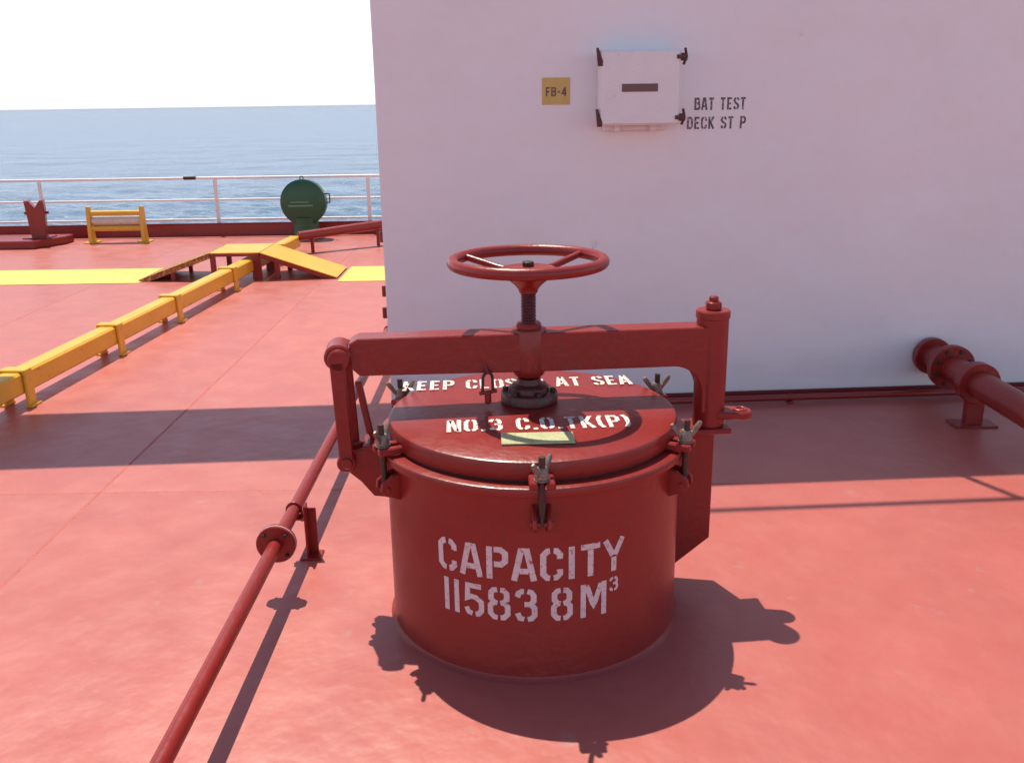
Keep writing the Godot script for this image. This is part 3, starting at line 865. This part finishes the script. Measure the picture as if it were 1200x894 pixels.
# ------------------------------------------------------------------ gear at the ship's side
func build_far_gear() -> void:
	# brown pipe turning off beyond the bridge
	var a := Vector3(-2.68, 0.22, -11.72)
	var b := Vector3(-1.2, 0.3, -12.75)
	var p := thing("branch_pipe", Vector3(-2.1, 0, -12.1), "dark red pipe slanting past the foot of the green ventilator", "pipe")
	put("pipe", MB.new().tube([a - p.position, b - p.position], 0.06, 18), M.red, p)
	for t in [0.1, 0.62]:
		var c := a.lerp(b, t) - p.position
		put("leg", MB.new().bx(Vector3(c.x, c.y * 0.5 - 0.02, c.z), Vector3(0.04, c.y - 0.04, 0.04), 0.003), M.red, p)
	# green ventilator
	var v := thing("ventilator", Vector3(-2.88, 0, -13.15), "dark green round ventilator head on a stub by the guard rail", "ventilator")
	var neck := MB.new()
	neck.lathe(xf(Vector3.ZERO), [Vector2(0.24, 0.0), Vector2(0.24, 0.02), Vector2(0.2, 0.025), Vector2(0.185, 0.1), Vector2(0.17, 0.2), Vector2(0.18, 0.3), Vector2(0.0, 0.3)], 32)
	put("neck", neck, M.green, v)
	var head := MB.new()
	head.lathe(Transform3D(to_z(), Vector3(0, 0.51, -0.16)), [Vector2(0.0, 0.0), Vector2(0.2, 0.01), Vector2(0.285, 0.05), Vector2(0.31, 0.1), Vector2(0.31, 0.24), Vector2(0.318, 0.245), Vector2(0.318, 0.275), Vector2(0.3, 0.285), Vector2(0.2, 0.305), Vector2(0.0, 0.315)], 48)
	var hd := put("head", head, M.green, v)
	put("band", MB.new().bx(Vector3(-0.03, 0.47, 0.156), Vector3(0.34, 0.025, 0.012), 0.003), M.palegreen, hd)
	put("band", MB.new().bx(Vector3(-0.04, 0.52, 0.152), Vector3(0.26, 0.018, 0.012), 0.003), M.palegreen, hd)
	put("lifting_eye", MB.new().torus(Transform3D(to_z(), Vector3(-0.02, 0.84, 0.0)), 0.024, 0.007, 18, 6), M.green, hd)
	put("handle", MB.new().tube([Vector3(0.29, 0.62, 0.03), Vector3(0.36, 0.62, 0.03), Vector3(0.36, 0.5, 0.03), Vector3(0.3, 0.5, 0.03)], 0.012, 8), M.green, hd)
	# yellow frame with roller
	var f := thing("roller_frame", Vector3(-5.5, 0, -13.0), "yellow mooring roller frame with two end plates by the guard rail", "roller")
	for sx in [-1.0, 1.0]:
		var poly := [Vector2(-0.09, 0), Vector2(0.09, 0), Vector2(0.07, 0.1), Vector2(0.05, 0.42), Vector2(0.03, 0.5), Vector2(-0.03, 0.5), Vector2(-0.05, 0.42), Vector2(-0.07, 0.1)]
		put("end_plate", MB.new().prism(Transform3D(Basis(Vector3.UP, PI / 2), Vector3(sx * 0.37, 0, 0)), poly, 0.05, 0.006), M.yellow, f)
		put("foot", MB.new().bx(Vector3(sx * 0.37, 0.009, 0), Vector3(0.16, 0.018, 0.24), 0.004), M.yellow, f)
	put("bar", MB.new().tube([Vector3(-0.36, 0.41, 0), Vector3(0.36, 0.41, 0)], 0.036, 14), M.yellow, f)
	put("bar", MB.new().tube([Vector3(-0.36, 0.2, 0.02), Vector3(0.36, 0.2, 0.02)], 0.036, 14), M.yellow, f)
	put("roller", MB.new().tube([Vector3(-0.34, 0.3, -0.03), Vector3(0.34, 0.3, -0.03)], 0.058, 20), M.cream, f)
	# red plinth with a notched post
	var q := thing("mooring_post", Vector3(-6.5, 0, -12.8), "dark red notched mooring post on a low red plinth", "mooring post")
	var pl := [Vector2(-2.4, -0.35), Vector2(0.08, -0.35), Vector2(0.3, 0.1), Vector2(0.3, 0.35), Vector2(-2.4, 0.35)]
	put("plinth", MB.new().prism(xf(Vector3(0, 0.055, 0), Basis(Vector3.RIGHT, PI / 2) * Basis.from_scale(Vector3(1, -1, 1))), pl, 0.11, 0.012), M.red, q)
	var vp := [Vector2(-0.085, 0.1), Vector2(0.095, 0.1), Vector2(0.12, 0.5), Vector2(0.115, 0.62), Vector2(0.07, 0.62), Vector2(0.0, 0.52), Vector2(-0.07, 0.62), Vector2(-0.125, 0.62), Vector2(-0.115, 0.48)]
	put("post", MB.new().prism(xf(Vector3(0, 0, 0), Basis(Vector3.UP, 0.3)), vp, 0.17, 0.012), M.red, q)
	put("foot_plate", MB.new().bx(Vector3(0, 0.117, 0), Vector3(0.34, 0.014, 0.3), 0.004), M.red, q)
	put("cross_pin", MB.new().tube([Vector3(-0.15, 0.45, 0.02), Vector3(0.15, 0.45, -0.05)], 0.022, 12), M.red, q)

# ------------------------------------------------------------------ junction box, sign and writing on the deckhouse wall
func build_wall_gear() -> void:
	var Wx := Transform3D(Basis(Vector3.UP, HOUSE_YAW), HOUSE)
	var at := Wx * Vector3(1.467, 1.87, 0)
	var b := thing("junction_box", at, "white square junction box with corner clips on the deckhouse wall", "junction box", "", HOUSE_YAW)
	put("back_box", MB.new().bx(Vector3(0, 0, 0.055), Vector3(0.43, 0.375, 0.11), 0.008), M.boxwhite, b)
	var cov := put("cover", MB.new().bx(Vector3(0, 0.0, 0.14), Vector3(0.455, 0.4, 0.058), 0.012), M.boxwhite, b)
	put("name_strip", MB.new().bx(Vector3(0.0, 0.0, 0.1705), Vector3(0.2, 0.042, 0.004), 0.001), M.brownplate, cov)
	for sx in [-1.0, 1.0]:
		for sy in [-1.0, 1.0]:
			var cl := MB.new()
			if sx < 0:
				cl.prism(Transform3D(Basis.IDENTITY, Vector3(-0.228, sy * 0.16, 0.158)), [Vector2(-0.014, 0.05), Vector2(-0.004, 0.05), Vector2(0.022, -0.02), Vector2(0.02, -0.045), Vector2(-0.004, -0.045)], 0.03, 0.003)
			else:
				cl.bx(Vector3(0.226, sy * 0.16, 0.172), Vector3(0.05, 0.022, 0.012), 0.003)
				cl.bx(Vector3(0.246, sy * 0.16, 0.14), Vector3(0.03, 0.04, 0.06), 0.004)
				cl.tube([Vector3(0.248, sy * 0.16 - 0.04, 0.13), Vector3(0.262, sy * 0.16, 0.14), Vector3(0.25, sy * 0.16 + 0.045, 0.15)], 0.008, 8)
			put("clip", cl, M.rust, b)
	for k in 2:
		put("gland", MB.new().cyl(xf(Vector3(-0.1 + 0.2 * k, -0.235, 0.055)), 0.022, 0.05, 12, 0.004), M.boxwhite, b)
	put("foot_rail", MB.new().bx(Vector3(0.0, -0.216, 0.02), Vector3(0.36, 0.03, 0.04), 0.004), M.boxwhite, b)
	# yellow tag
	var s := thing("wall_sign", Wx * Vector3(1.02, 1.86, 0), "small faded yellow square sign beside the junction box", "sign", "", HOUSE_YAW)
	put("panel", MB.new().bx(Vector3(0, 0, 0.003), Vector3(0.158, 0.145, 0.005), 0.001), M.signyellow, s)
	letters(s, M.brownplate, "FB-4", 0.05, 0.12, 0.009, 0.1, 0.0, -0.028, func(u: float, v: float) -> Vector3: return Vector3(u, v, 0.0062), func(_u: float, _v: float) -> Vector3: return Vector3.BACK)
	# stencilled writing
	var w := thing("wall_lettering", Wx * Vector3(1.955, 1.73, 0), "two lines of black stencilled capitals on the deckhouse wall", "lettering", "", HOUSE_YAW)
	for line in [["BAT TEST", 0.3, 0.012, 0.015], ["DECK ST P", 0.345, -0.005, -0.09]]:
		letters(w, M.black, line[0], 0.068, line[1], 0.011, 0.13, line[2], line[3], func(u: float, v: float) -> Vector3: return Vector3(u, v, 0.0012), func(_u: float, _v: float) -> Vector3: return Vector3.BACK)
